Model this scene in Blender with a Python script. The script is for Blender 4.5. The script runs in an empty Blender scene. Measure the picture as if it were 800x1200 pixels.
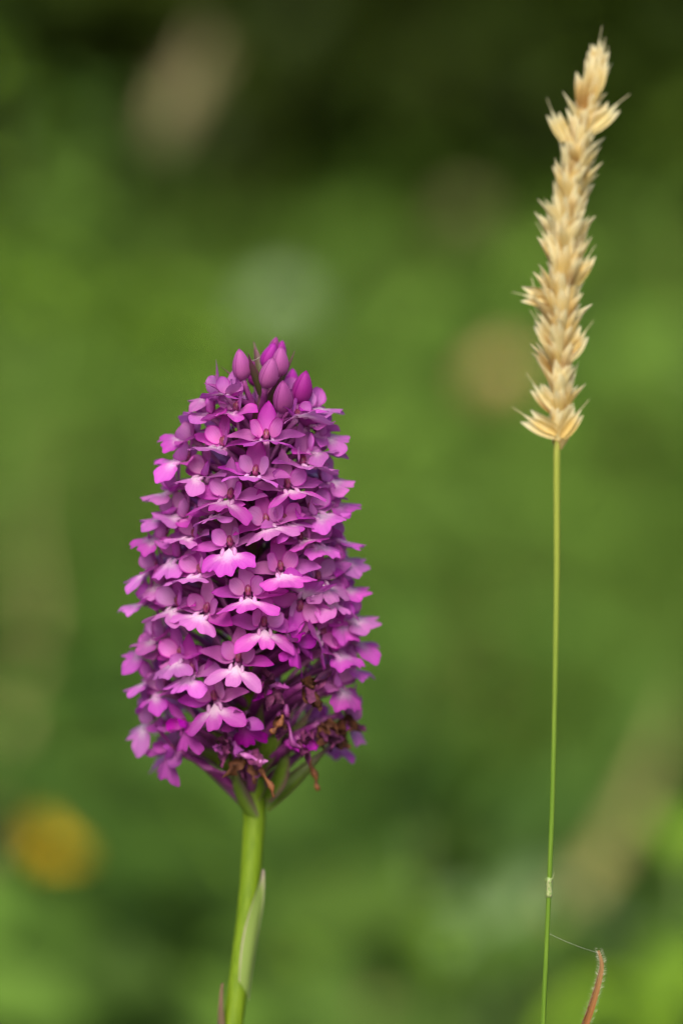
import bpy, math, random
import numpy as np
from mathutils import Vector, Matrix, noise

random.seed(7)
rng = np.random.default_rng(11)
R_ = math.radians
col = bpy.context.scene.collection
scene = bpy.context.scene

# ------------------------------------------------------------------ camera
PITCH = R_(9.0)
FOCUS = 0.50                       # metres from lens to the sharp plane
CENTRE = Vector((0, 0, 0.40))      # middle of the sharp plane
PX = 0.125 / 1200                  # metres per photograph pixel at the sharp plane
VDIR = Vector((0, math.cos(PITCH), -math.sin(PITCH)))
VUP = Vector((0, math.sin(PITCH), math.cos(PITCH)))
CAM = CENTRE - VDIR * FOCUS
cd = bpy.data.cameras.new('camera')
cam = bpy.data.objects.new('camera', cd)
col.objects.link(cam)
cam.location = CAM
cam.rotation_euler = (math.pi / 2 - PITCH, 0, 0)
cd.sensor_fit = 'VERTICAL'
cd.sensor_height = 36.0
cd.sensor_width = 24.0
cd.lens = 36.0 * FOCUS / 0.125
cd.clip_start = 0.01
cd.clip_end = 500
cd.dof.use_dof = True
cd.dof.focus_distance = FOCUS
cd.dof.aperture_fstop = cd.lens / 14.5
scene.camera = cam

# ------------------------------------------------------------------ light
SUN_EL, SUN_AZ = R_(43), R_(-8)     # azimuth measured from -Y (camera side) towards -X
world = bpy.data.worlds.new('World')
scene.world = world
world.use_nodes = True
nt = world.node_tree
bg = nt.nodes['Background']
sky = nt.nodes.new('ShaderNodeTexSky')
sky.sky_type = 'NISHITA'
sky.sun_disc = False
sky.sun_elevation = SUN_EL
sky.sun_rotation = math.pi - SUN_AZ
sky.dust_density = 4.0
sky.ozone_density = 0.6
nt.links.new(sky.outputs['Color'], bg.inputs['Color'])
bg.inputs['Strength'].default_value = 0.085
sd = bpy.data.lights.new('sun', 'SUN')
sun = bpy.data.objects.new('sun', sd)
col.objects.link(sun)
sd.energy = 1.4
sd.angle = R_(30)
sd.color = (1.0, 0.94, 0.82)
sdir = Vector((math.sin(SUN_AZ) * math.cos(SUN_EL), -math.cos(SUN_AZ) * math.cos(SUN_EL), math.sin(SUN_EL)))
sun.rotation_euler = sdir.to_track_quat('Z', 'Y').to_euler()
sun.location = (0, 0, 3)

vs = scene.view_settings
vs.view_transform = 'Standard'
vs.look = 'None'
vs.exposure = 1.40
vs.gamma = 1.0
vs.use_curve_mapping = False
scene.cycles.use_denoising = True
scene.cycles.filter_width = 1.2
scene.cycles.max_bounces = 10
scene.cycles.transmission_bounces = 8
scene.cycles.diffuse_bounces = 5

# ------------------------------------------------------------------ helpers
def at(px, py, depth):
    """World point seen at a photograph pixel, `depth` metres along the view axis."""
    k = depth / FOCUS
    return CAM + VDIR * depth + Vector((1, 0, 0)) * ((px - 400) * PX * k) + VUP * ((600 - py) * PX * k)


def at_y(px, py, y):
    """World point on the pixel's ray at the vertical plane Y = y."""
    d = at(px, py, 1.0) - CAM
    return CAM + d * ((y - CAM.y) / d.y)


def lerp(a, b, t):
    return a + (b - a) * t


def tab(t, table):
    return float(np.interp(t, [a for a, b in table], [b for a, b in table]))


def mesh_of(name, verts, faces, uvs=None, smooth=True, mats=()):
    me = bpy.data.meshes.new(name)
    me.from_pydata([tuple(v) for v in verts], [], faces)
    if uvs is not None:
        ul = me.uv_layers.new(name='UVMap')
        li = np.empty(len(me.loops), np.int32)
        me.loops.foreach_get('vertex_index', li)
        ul.data.foreach_set('uv', np.asarray(uvs, np.float32)[li].ravel())
    if smooth:
        me.polygons.foreach_set('use_smooth', np.ones(len(me.polygons), bool))
    for m in mats:
        me.materials.append(m)
    me.update()
    return me


def link(name, me, parent=None, matrix=None):
    o = bpy.data.objects.new(name, me)
    col.objects.link(o)
    if parent is not None:
        o.parent = parent
    if matrix is not None:
        o.matrix_local = matrix
    return o


def tag(o, label=None, cat=None, group=None, kind=None):
    if label: o['label'] = label
    if cat: o['category'] = cat
    if group: o['group'] = group
    if kind: o['kind'] = kind
    return o


def empty(name, loc, label, cat, group=None):
    o = bpy.data.objects.new(name, None)
    col.objects.link(o)
    o.location = loc
    o.empty_display_size = 0.01
    return tag(o, label, cat, group)


def frame(pos, d, n, s=1.0):
    """Matrix whose local Y runs along d and local Z is near n."""
    y = Vector(d).normalized()
    n = Vector(n)
    z = (n - y * n.dot(y)).normalized()
    x = y.cross(z)
    m = Matrix((x, y, z)).transposed().to_4x4()
    return Matrix.Translation(pos) @ m @ Matrix.Scale(s, 4)


class Geo:
    """Collects vertices, faces and uvs for one mesh."""
    def __init__(self):
        self.v, self.f, self.uv = [], [], []

    def grid(self, rows, uvrows):
        b = len(self.v)
        nr, nc = len(rows), len(rows[0])
        for r, ur in zip(rows, uvrows):
            self.v += r
            self.uv += ur
        for i in range(nr - 1):
            for j in range(nc - 1):
                a = b + i * nc + j
                self.f.append((a, a + 1, a + nc + 1, a + nc))

    def tube(self, pts, rad, sides=8, cap=True, u0=0.0, u1=1.0, ridge=0.0, twist=0.0):
        pts = [Vector(p) for p in pts]
        n = len(pts)
        b = len(self.v)
        ref = Vector((0.3, 0.2, 1)) if abs((pts[-1] - pts[0]).normalized().z) < 0.8 else Vector((1, 0.1, 0))
        for i, p in enumerate(pts):
            t = (pts[min(i + 1, n - 1)] - pts[max(i - 1, 0)]).normalized()
            x = (ref - t * ref.dot(t)).normalized()
            y = t.cross(x)
            r = rad[i] if hasattr(rad, '__len__') else rad
            for k in range(sides):
                a = 2 * math.pi * k / sides + twist * i
                rr = r * (1 + (ridge if k % 2 else -ridge))
                self.v.append(p + x * (math.cos(a) * rr) + y * (math.sin(a) * rr))
                self.uv.append((k / sides, lerp(u0, u1, i / (n - 1))))
        for i in range(n - 1):
            for k in range(sides):
                a = b + i * sides + k
                c = b + i * sides + (k + 1) % sides
                self.f.append((a, c, c + sides, a + sides))
        if cap:
            self.f.append(tuple(b + k for k in range(sides))[::-1])
            self.f.append(tuple(b + (n - 1) * sides + k for k in range(sides)))

    def blob(self, c, r, nu=6, nv=8, uv=(0.5, 0.0), M=None):
        b = len(self.v)
        for i in range(nu + 1):
            th = math.pi * i / nu
            for k in range(nv):
                a = 2 * math.pi * k / nv
                p = Vector((r[0] * math.sin(th) * math.cos(a), r[1] * math.sin(th) * math.sin(a), r[2] * math.cos(th)))
                if M: p = M @ p
                self.v.append(Vector(c) + p)
                self.uv.append(uv)
        for i in range(nu):
            for k in range(nv):
                a = b + i * nv + k
                c2 = b + i * nv + (k + 1) % nv
                self.f.append((a, a + nv, c2 + nv, c2))

    def petal(self, L, W, shape, bend=0.0, cup=0.0, nu=9, nv=7, ruffle=0.0, seed=0, M=None, twist=0.0, keel=0.0, rough=0.0):
        rows, uvr = [], []
        for i in range(nu):
            u = i / (nu - 1)
            w = W * 0.5 * shape(u)
            r, ur = [], []
            for j in range(nv):
                v = -1 + 2 * j / (nv - 1)
                x = v * w
                y = L * u * (1 - 0.10 * abs(bend) * u)
                z = bend * L * u * u * 0.5 + cup * w * v * v - keel * W * math.exp(-(v / .22) ** 2) * (1 - u)
                z += ruffle * W * abs(v) ** 2 * math.sin(u * 9 + seed * 2.1 + (1.5 if v > 0 else 0))
                if twist:
                    a = twist * u
                    x, z = x * math.cos(a) - z * math.sin(a), x * math.sin(a) + z * math.cos(a)
                p = Vector((x, y, z))
                if rough:
                    q = p * (2.2 / W) + Vector((seed * 3.7, 0, 0))
                    p = p + noise.noise_vector(q) * rough * W
                if M: p = M @ p
                r.append(p)
                ur.append(((v + 1) / 2, u))
            rows.append(r)
            uvr.append(ur)
        self.grid(rows, uvr)

    def build(self, name, mat, parent=None, matrix=None, smooth=True):
        return link(name, self.mesh(name, mat, smooth), parent, matrix)

    def mesh(self, name, mat, smooth=True):
        return mesh_of(name, self.v, self.f, self.uv, smooth, [mat])


def ovate(u):      # broad near the middle, pointed tip
    return 0.25 * (1 - u) + max(0.0, math.sin(math.pi * min(1, u ** 0.85))) ** 0.8 * (1 - 0.1 * u) + 0.02


def obovate(u):    # widest past the middle, rounded tip
    return 0.3 * (1 - u) ** 2 + max(0.0, math.sin(math.pi * min(1, u ** 1.15))) ** 0.62 + 0.03


def lance(u):      # long, narrow, pointed
    return (0.62 + 0.38 * math.sin(math.pi * min(1, u * 1.15))) * (1 - u ** 2.6) + 0.02


def blade(u):
    return (1 - u) ** 0.6 + 0.01


def bez(p0, p1, p2, n):
    p0, p1, p2 = Vector(p0), Vector(p1), Vector(p2)
    return [p0 * (1 - t) ** 2 + p1 * 2 * t * (1 - t) + p2 * t * t for t in [i / (n - 1) for i in range(n)]]


def curved_leaf(g, pts, width, n0, shape=lance, cup=0.25, nv=7, ruffle=0.0):
    """A leaf whose midrib follows pts (world or local points)."""
    pts = [Vector(p) for p in pts]
    n = len(pts)
    rows, uvr = [], []
    for i, p in enumerate(pts):
        u = i / (n - 1)
        t = (pts[min(i + 1, n - 1)] - pts[max(i - 1, 0)]).normalized()
        z = (Vector(n0) - t * Vector(n0).dot(t)).normalized()
        x = t.cross(z)
        w = width * 0.5 * shape(u)
        r, ur = [], []
        for j in range(nv):
            v = -1 + 2 * j / (nv - 1)
            r.append(p + x * (v * w * math.cos(cup * abs(v))) + z * (w * v * v * math.sin(cup) + ruffle * width * v * math.sin(7 * u + 2 * v)))
            ur.append(((v + 1) / 2, u))
        rows.append(r)
        uvr.append(ur)
    g.grid(rows, uvr)

# ------------------------------------------------------------------ materials
class NT:
    def __init__(self, name):
        self.m = bpy.data.materials.new(name)
        self.m.use_nodes = True
        self.t = self.m.node_tree
        self.t.nodes.clear()
        self.out = self.n('ShaderNodeOutputMaterial')

    def n(self, kind, **kw):
        nd = self.t.nodes.new(kind)
        for k, v in kw.items():
            setattr(nd, k, v)
        return nd

    def l(self, a, b):
        self.t.links.new(a, b)

    def val(self, v, sock):
        if hasattr(v, 'links'):
            self.l(v, sock)
        else:
            sock.default_value = v

    def math(self, op, a, b=0.0, c=0.0, clamp=False):
        nd = self.n('ShaderNodeMath', operation=op, use_clamp=clamp)
        for i, v in enumerate((a, b, c)):
            self.val(v, nd.inputs[i])
        return nd.outputs[0]

    def smooth(self, x, lo, hi, a=0.0, b=1.0):
        nd = self.n('ShaderNodeMapRange', interpolation_type='SMOOTHSTEP')
        self.val(x, nd.inputs['Value'])
        for k, v in (('From Min', lo), ('From Max', hi), ('To Min', a), ('To Max', b)):
            nd.inputs[k].default_value = v
        return nd.outputs['Result']

    def mix(self, f, a, b, mode='MIX'):
        nd = self.n('ShaderNodeMix', data_type='RGBA', blend_type=mode)
        self.val(f, nd.inputs[0])
        for v, s in ((a, nd.inputs[6]), (b, nd.inputs[7])):
            if isinstance(v, tuple): v = (*v, 1.0)
            self.val(v, s)
        return nd.outputs[2]

    def noise(self, scale, detail=2.0, vec=None, rough=0.5):
        nd = self.n('ShaderNodeTexNoise')
        nd.inputs['Scale'].default_value = scale
        nd.inputs['Detail'].default_value = detail
        nd.inputs['Roughness'].default_value = rough
        if vec is not None: self.l(vec, nd.inputs['Vector'])
        return nd.outputs['Fac']

    def uv(self):
        nd = self.n('ShaderNodeUVMap')
        s = self.n('ShaderNodeSeparateXYZ')
        self.l(nd.outputs[0], s.inputs[0])
        return s.outputs[0], s.outputs[1], nd.outputs[0]

    def pos(self):
        return self.n('ShaderNodeTexCoord').outputs['Object']

    def rand(self):
        return self.n('ShaderNodeObjectInfo').outputs['Random']

    def finish(self, colour, rough=0.5, trans=0.0, spec=0.4, bump=None, bstr=0.2, bdist=0.0002, tcol=None, sheen=0.0, normal=None):
        p = self.n('ShaderNodeBsdfPrincipled')
        self.val(colour if not isinstance(colour, tuple) else (*colour, 1), p.inputs['Base Color'])
        self.val(rough, p.inputs['Roughness'])
        p.inputs['Specular IOR Level'].default_value = spec
        p.inputs['Sheen Weight'].default_value = sheen
        if bump is not None:
            b = self.n('ShaderNodeBump')
            b.inputs['Strength'].default_value = bstr
            b.inputs['Distance'].default_value = bdist
            self.l(bump, b.inputs['Height'])
            self.l(b.outputs[0], p.inputs['Normal'])
        if trans:
            t = self.n('ShaderNodeBsdfTranslucent')
            c = colour if tcol is None else tcol
            self.val(c if not isinstance(c, tuple) else (*c, 1), t.inputs['Color'])
            mx = self.n('ShaderNodeMixShader')
            mx.inputs[0].default_value = trans
            self.l(p.outputs[0], mx.inputs[1])
            self.l(t.outputs[0], mx.inputs[2])
            self.l(mx.outputs[0], self.out.inputs[0])
        else:
            self.l(p.outputs[0], self.out.inputs[0])
        return self.m


def mat_tepal(name, base, tip, throat, edge, pale=0.3, pale_amt=0.6, veins=9, edge_amt=0.6):
    N = NT(name)
    U, V, uvv = N.uv()
    side = N.math('ABSOLUTE', N.math('SUBTRACT', N.math('MULTIPLY', U, 2.0), 1.0))
    c = N.mix(N.smooth(V, 0.2, 1.0), base, tip)
    # sap veins running along the petal
    vein = N.math('SINE', N.math('MULTIPLY', U, veins * 6.283))
    nz = N.noise(2600, 3, N.pos())
    vein = N.math('MULTIPLY', N.smooth(vein, 0.55, 1.0), N.smooth(nz, 0.35, 0.65, 0.25, 1.0))
    c = N.mix(N.math('MULTIPLY', vein, 0.28), c, edge)
    th = N.math('ADD', V, N.math('MULTIPLY', N.math('SUBTRACT', nz, 0.5), 0.22))
    c = N.mix(N.math('MULTIPLY', N.smooth(th, pale + 0.25, pale * 0.45), pale_amt), c, throat)
    rim = N.math('MAXIMUM', N.smooth(side, 0.80, 1.0), N.smooth(V, 0.88, 1.0))
    c = N.mix(N.math('MULTIPLY', rim, edge_amt), c, edge)
    hs = N.n('ShaderNodeHueSaturation')
    r = N.rand()
    N.l(N.smooth(r, 0, 1, 0.485, 0.512), hs.inputs['Hue'])
    N.l(N.smooth(N.math('FRACT', N.math('MULTIPLY', r, 7.31)), 0, 1, 0.86, 1.08), hs.inputs['Saturation'])
    N.l(N.smooth(N.math('FRACT', N.math('MULTIPLY', r, 13.7)), 0, 1, 0.80, 1.18), hs.inputs['Value'])
    N.l(c, hs.inputs['Color'])
    cells = N.n('ShaderNodeTexVoronoi')
    cells.inputs['Scale'].default_value = 9000
    N.l(N.pos(), cells.inputs['Vector'])
    h = N.math('ADD', cells.outputs['Distance'], N.math('MULTIPLY', vein, -0.6))
    return N.finish(hs.outputs[0], 0.55, 0.42, 0.16, bump=h, bstr=0.30, bdist=0.00006)


M_SEPAL = mat_tepal('sepal_magenta', (0.50, 0.105, 0.455), (0.46, 0.07, 0.415), (0.60, 0.17, 0.52), (0.42, 0.015, 0.37), pale_amt=0.5)
M_PETAL = mat_tepal('petal_pink', (0.60, 0.215, 0.575), (0.55, 0.14, 0.52), (0.58, 0.10, 0.42), (0.44, 0.02, 0.38), pale_amt=0.4, veins=7, edge_amt=0.95)
M_LIP = mat_tepal('lip_pink', (0.56, 0.19, 0.53), (0.51, 0.105, 0.48), (0.76, 0.58, 0.73), (0.43, 0.05, 0.40), pale=0.42, pale_amt=0.88, veins=16, edge_amt=0.45)
M_LIPWILT = mat_tepal('lip_wilting_magenta', (0.40, 0.05, 0.38), (0.38, 0.03, 0.37), (0.48, 0.13, 0.45), (0.27, 0.015, 0.26), pale_amt=0.3, veins=10)


def mat_simple(name, c1, c2, scale=800, rough=0.5, trans=0.0, spec=0.4, bstr=0.2, bdist=0.0001, vary=0.0, stretch=None):
    N = NT(name)
    vec = N.pos()
    if stretch:
        mp = N.n('ShaderNodeMapping')
        mp.inputs['Scale'].default_value = stretch
        N.l(vec, mp.inputs[0])
        vec = mp.outputs[0]
    nz = N.noise(scale, 3, vec)
    c = N.mix(N.smooth(nz, 0.35, 0.65), c1, c2)
    if vary:
        hs = N.n('ShaderNodeHueSaturation')
        N.l(N.smooth(N.rand(), 0, 1, 1 - vary, 1 + vary), hs.inputs['Value'])
        N.l(c, hs.inputs['Color'])
        c = hs.outputs[0]
    return N.finish(c, rough, trans, spec, bump=nz, bstr=bstr, bdist=bdist)


M_COLUMN = mat_simple('column_dark_magenta', (0.12, 0.010, 0.065), (0.23, 0.03, 0.12), 3000, 0.45)
M_POLLEN = mat_simple('pollinia_rust', (0.10, 0.014, 0.025), (0.17, 0.03, 0.035), 3000, 0.5)
M_OVARY = mat_simple('ovary_purple', (0.19, 0.022, 0.17), (0.30, 0.06, 0.25), 500, 0.45, 0.12, vary=0.2)
M_SPUR = mat_simple('spur_violet', (0.38, 0.09, 0.34), (0.52, 0.20, 0.46), 500, 0.45, 0.25, vary=0.15)
M_BUD = mat_tepal('bud_magenta', (0.34, 0.040, 0.27), (0.42, 0.065, 0.36), (0.36, 0.06, 0.29), (0.22, 0.012, 0.18), veins=6, edge_amt=0.9)
M_WITHER = mat_simple('withered_brown', (0.040, 0.013, 0.008), (0.105, 0.040, 0.018), 900, 0.75, 0.15, 0.2, 0.6, 0.0002, vary=0.25)
M_WITHERP = mat_simple('withered_purple', (0.060, 0.010, 0.042), (0.14, 0.026, 0.09), 900, 0.7, 0.15, 0.2, 0.6, 0.0002, vary=0.2)
M_THREAD = mat_simple('dry_thread_rust', (0.10, 0.030, 0.010), (0.20, 0.070, 0.022), 1200, 0.7, 0.1)


def mat_stem():
    N = NT('orchid_stem_green')
    mp = N.n('ShaderNodeMapping')
    mp.inputs['Scale'].default_value = (1, 1, 0.06)
    N.l(N.pos(), mp.inputs[0])
    nz = N.noise(1500, 3, mp.outputs[0])
    c = N.mix(N.smooth(nz, 0.3, 0.7), (0.095, 0.165, 0.004), (0.135, 0.215, 0.008))
    U, V, _ = N.uv()
    c = N.mix(N.smooth(V, 0.91, 0.98), c, (0.13, 0.055, 0.075))
    return N.finish(c, 0.5, 0.12, 0.22, bump=nz, bstr=0.3, bdist=0.0001)


M_STEM = mat_stem()


def mat_bract(name, green, purple, lo=0.45, sd_=0.45):
    N = NT(name)
    U, V, _ = N.uv()
    side = N.math('ABSOLUTE', N.math('SUBTRACT', N.math('MULTIPLY', U, 2.0), 1.0))
    nz = N.noise(700, 3, N.pos())
    e = N.math('MAXIMUM', N.smooth(side, sd_, 1.0), N.smooth(V, lo, 1.0))
    e = N.math('MULTIPLY', e, N.smooth(nz, 0.2, 0.6, 0.6, 1.0))
    line = N.smooth(N.math('SINE', N.math('MULTIPLY', U, 50.0)), 0.4, 1.0)
    c = N.mix(N.math('MULTIPLY', line, 0.25), green, tuple(min(1, g * 1.7) for g in green))
    c = N.mix(e, c, purple)
    return N.finish(c, 0.45, 0.25, 0.4, bump=line, bstr=0.25, bdist=0.0001)


M_BRACT = mat_bract('bract_green_purple', (0.095, 0.16, 0.014), (0.125, 0.055, 0.075))
M_BRACTIN = mat_bract('bract_dark_purple', (0.07, 0.075, 0.02), (0.14, 0.025, 0.085), 0.3)
M_SHEATH = mat_bract('sheath_pale_green', (0.22, 0.31, 0.07), (0.42, 0.33, 0.29), 0.80, 0.82)
M_SHEATHB = mat_bract('sheath_brown', (0.16, 0.15, 0.05), (0.24, 0.13, 0.10), 0.3)
M_ORCHLEAF = mat_bract('orchid_leaf_green', (0.07, 0.14, 0.02), (0.08, 0.12, 0.02), 0.95)
M_LIP2 = M_LIP

# ------------------------------------------------------------------ setting: ground
def mat_ground():
    N = NT('meadow_soil')
    p = N.pos()
    nz = N.noise(9, 5, p)
    n2 = N.noise(60, 4, p)
    c = N.mix(N.smooth(nz, 0.35, 0.65), (0.035, 0.055, 0.014), (0.06, 0.06, 0.025))
    c = N.mix(N.smooth(n2, 0.45, 0.7, 0, 0.6), c, (0.05, 0.09, 0.015))
    return N.finish(c, 0.9, 0, 0.2, bump=n2, bstr=0.8, bdist=0.01)


gv, gf, guv = [], [], []
xs = np.concatenate([np.linspace(-120, -4, 10), np.linspace(-3, 3, 31), np.linspace(4, 120, 10)])
ys = np.concatenate([np.linspace(-60, -3, 8), np.linspace(-2, 8, 51), np.linspace(9, 220, 12)])
for y in ys:
    for x in xs:
        near = max(0.0, 1 - max(abs(x) / 5, abs(y - 2) / 8))
        gv.append((x, y, -0.012 + near * 0.012 * noise.noise(Vector((x * 1.7, y * 1.7, 0)))))
for j in range(len(ys) - 1):
    for i in range(len(xs) - 1):
        a = j * len(xs) + i
        gf.append((a, a + 1, a + 1 + len(xs), a + len(xs)))
ground = link('ground', mesh_of('ground', gv, gf, None, True, [mat_ground()]))
tag(ground, 'meadow soil under the grass, green and brown', 'ground', kind='structure')

# ------------------------------------------------------------------ vegetation masses
def mat_foliage(name, trans=0.4, rough=0.5, spec=0.35):
    N = NT(name)
    a = N.n('ShaderNodeAttribute', attribute_name='tint')
    return N.finish(a.outputs['Color'], rough, trans, spec)


M_GRASS = mat_foliage('grass_blades', 0.42, 0.6, 0.18)
M_LEAF = mat_foliage('broad_leaves', 0.38, 0.6, 0.15)


def tinted_mesh(name, verts, faces, tints, mat):
    """verts (n,3), faces (m,k) with one k, tints (n,3)."""
    me = bpy.data.meshes.new(name)
    n, (m, k) = len(verts), faces.shape
    me.vertices.add(n)
    me.vertices.foreach_set('co', np.asarray(verts, np.float32).ravel())
    me.loops.add(m * k)
    me.loops.foreach_set('vertex_index', faces.astype(np.int32).ravel())
    me.polygons.add(m)
    me.polygons.foreach_set('loop_start', np.arange(0, m * k, k, dtype=np.int32))
    me.polygons.foreach_set('use_smooth', np.ones(m, bool))
    me.update(calc_edges=True)
    at_ = me.attributes.new('tint', 'FLOAT_COLOR', 'POINT')
    rgba = np.ones((n, 4), np.float32)
    rgba[:, :3] = tints
    at_.data.foreach_set('color', rgba.ravel())
    me.materials.append(mat)
    return me


def field(x, y, s, seed):
    """Cheap smooth 2-D value field in 0..1."""
    v = (np.sin(x * s * 1.3 + seed) * np.cos(y * s * 1.1 - seed * 1.7) + np.sin((x + y) * s * 0.7 + seed * 2.3)
         + 0.6 * np.sin((x * 1.9 - y * 2.3) * s + seed * 0.9))
    return np.clip(0.5 + v / 4.4, 0, 1)


def grass_blades(n, area, hfun, wfun, tint_fun, lean=0.5, segs=4):
    x, y = area(n)
    n = len(x)
    h = hfun(x, y) * rng.uniform(0.55, 1.25, n)
    w = wfun(x, y) * rng.uniform(0.6, 1.4, n)
    az = rng.uniform(0, 2 * np.pi, n)
    ln = rng.uniform(0.05, lean, n)
    fz = rng.uniform(0, 2 * np.pi, n)
    V = np.empty((n, (segs + 1) * 2, 3))
    for i in range(segs + 1):
        u = i / segs
        off = h * ln * u * u
        cx = x + np.cos(az) * off
        cy = y + np.sin(az) * off
        cz = -0.015 + h * (u - 0.35 * ln * u * u * u)
        ww = w * 0.5 * (1 - u ** 2.2) + 0.00005
        V[:, 2 * i] = np.stack([cx + np.cos(fz) * ww, cy + np.sin(fz) * ww, cz], 1)
        V[:, 2 * i + 1] = np.stack([cx - np.cos(fz) * ww, cy - np.sin(fz) * ww, cz], 1)
    q = np.array([(2 * i, 2 * i + 1, 2 * i + 3, 2 * i + 2) for i in range(segs)])
    F = (np.arange(n)[:, None, None] * ((segs + 1) * 2) + q[None]).reshape(-1, 4)
    t = tint_fun(x, y, n)
    T = np.repeat(t[:, None, :], (segs + 1) * 2, 1)
    return V.reshape(-1, 3), F, T.reshape(-1, 3)


def wedge(y0, y1, m=0.28, k=0.20):
    def f(n):
        y = y0 + (y1 - y0) * rng.random(n) ** 0.9
        x = rng.uniform(-1, 1, n) * (m + k * np.maximum(y + 0.5, 0))
        keep = ~((np.hypot(x - CAM.x, y - CAM.y) < 0.16) | ((np.abs(x) < 0.10) & (y > CAM.y) & (y < -0.05)))
        return x[keep], y[keep]
    return f


def grass_tint(x, y, n):
    a = np.clip(field(x, y, 4.0, 1.3) + 0.25 * np.clip(x * 2, -.6, 1), 0, 1)[:, None]
    b = field(x, y, 7.0, 4.1)[:, None]
    c = np.array([0.060, 0.130, 0.016]) * (1 - a) + np.array([0.150, 0.260, 0.034]) * a
    c = c * (0.72 + 0.5 * b)
    r = rng.random((n, 1))
    c = np.where(r > 0.955, np.array([0.26, 0.21, 0.085]), c)          # dead straw blades
    return c * rng.uniform(0.75, 1.25, (n, 1))


def grass_h(x, y):
    return np.where(y < 0.35, 0.09, np.where(y < 1.2, 0.11, 0.15)) * (0.7 + 0.6 * field(x, y, 9.0, 2.2))


v, f, t = grass_blades(64000, wedge(-0.75, 5.6), grass_h, lambda x, y: 0.0036 + 0.0020 * np.maximum(y, 0) ** 0.5, grass_tint, 0.9)
tag(link('meadow_grass', tinted_mesh('meadow_grass', v, f, t, M_GRASS)),
    'soft out of focus green meadow grass behind the orchid', 'grass', kind='stuff')


def leaf_cloud(centres, size, tints, up=0.5, aspect=0.5):
    """One folded, pointed six-vertex leaf at each centre."""
    n = len(centres)
    nrm = rng.normal(size=(n, 3))
    nrm /= np.linalg.norm(nrm, axis=1)[:, None]
    nrm = nrm * (1 - up) + np.array([0, -0.15, 1.0]) * up
    nrm /= np.linalg.norm(nrm, axis=1)[:, None]
    d = rng.normal(size=(n, 3))
    d -= nrm * (d * nrm).sum(1)[:, None]
    d /= np.linalg.norm(d, axis=1)[:, None]
    s = np.cross(d, nrm)
    L = (size * rng.uniform(0.6, 1.3, n))[:, None]
    W = L * aspect * 0.5
    c = centres
    V = np.stack([c, c + d * L * .35 + s * W + nrm * L * .07, c + d * L * .75 + s * W * .7 + nrm * L * .04,
                  c + d * L - nrm * L * .10, c + d * L * .75 - s * W * .7 + nrm * L * .04, c + d * L * .35 - s * W + nrm * L * .07,
                  c + d * L * .45], 1)
    q = np.array([(0, 1, 6), (1, 2, 6), (2, 3, 6), (3, 4, 6), (4, 5, 6), (5, 0, 6)])
    F = (np.arange(n)[:, None, None] * 7 + q[None]).reshape(-1, 3)
    T = np.repeat(tints[:, None, :], 7, 1).reshape(-1, 3)
    return V.reshape(-1, 3), F, T


# low broad-leaved herbs between the grass
n = 17000
x, y = wedge(0.3, 5.0)(n)
n = len(x)
z = np.abs(rng.normal(0.07, 0.045, n)) * (0.6 + 0.9 * field(x, y, 6.0, 5.0))
a = field(x, y, 4.0, 0.9)[:, None]
tt = (np.array([0.050, 0.110, 0.014]) * (1 - a) + np.array([0.120, 0.215, 0.026]) * a) * rng.uniform(0.7, 1.3, (n, 1))
v, f, t = leaf_cloud(np.stack([x, y, z], 1), np.full(n, 0.045), tt, 0.6)
tag(link('ground_cover', tinted_mesh('ground_cover', v, f, t, M_LEAF)),
    'low broad leaved herbs growing through the meadow grass', 'ground cover', kind='stuff')

# dark shrubs that close the view
M_BARK = mat_simple('shrub_bark', (0.05, 0.035, 0.022), (0.09, 0.07, 0.045), 60, 0.85, 0, 0.2, 0.6, 0.004)


def shrub(pos, rx, rz, nleaf, c1, c2, label, size=0.08):
    e = empty('shrub', pos, label, 'shrub', 'shrubs closing the far side of the meadow')
    g = Geo()
    tips = []
    for k in range(13):
        a = random.uniform(0, 6.283)
        r = rx * random.uniform(0.25, 0.85)
        top = Vector((math.cos(a) * r, math.sin(a) * r * 0.7, rz * random.uniform(0.5, 1.7)))
        pts = bez((math.cos(a) * .03, math.sin(a) * .03, -0.03), (top.x * .3, top.y * .3, top.z * .6), top, 7)
        g.tube(pts, [0.016 * (1 - i / 7.5) for i in range(7)], 6)
        tips += pts[2:]
    g.build('stem', M_BARK, e)
    # leaf clumps gathered round the branches
    clumps = np.array([p + Vector((random.gauss(0, 1), random.gauss(0, 1), random.gauss(0, 1))) * rx * 0.24 for p in tips for _ in range(3)])
    m = len(clumps)
    which = rng.integers(0, m, nleaf)
    cen = clumps[which] + rng.normal(size=(nleaf, 3)) * rx * np.array([.17, .15, .13])
    cen[:, 2] = np.abs(cen[:, 2]) + 0.02
    ct = rng.random((m, 1))
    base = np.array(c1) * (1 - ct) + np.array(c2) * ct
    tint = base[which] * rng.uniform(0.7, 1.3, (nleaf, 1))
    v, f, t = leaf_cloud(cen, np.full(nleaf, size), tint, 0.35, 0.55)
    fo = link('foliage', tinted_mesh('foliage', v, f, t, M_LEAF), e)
    tag(fo, kind='stuff')
    return e


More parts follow.
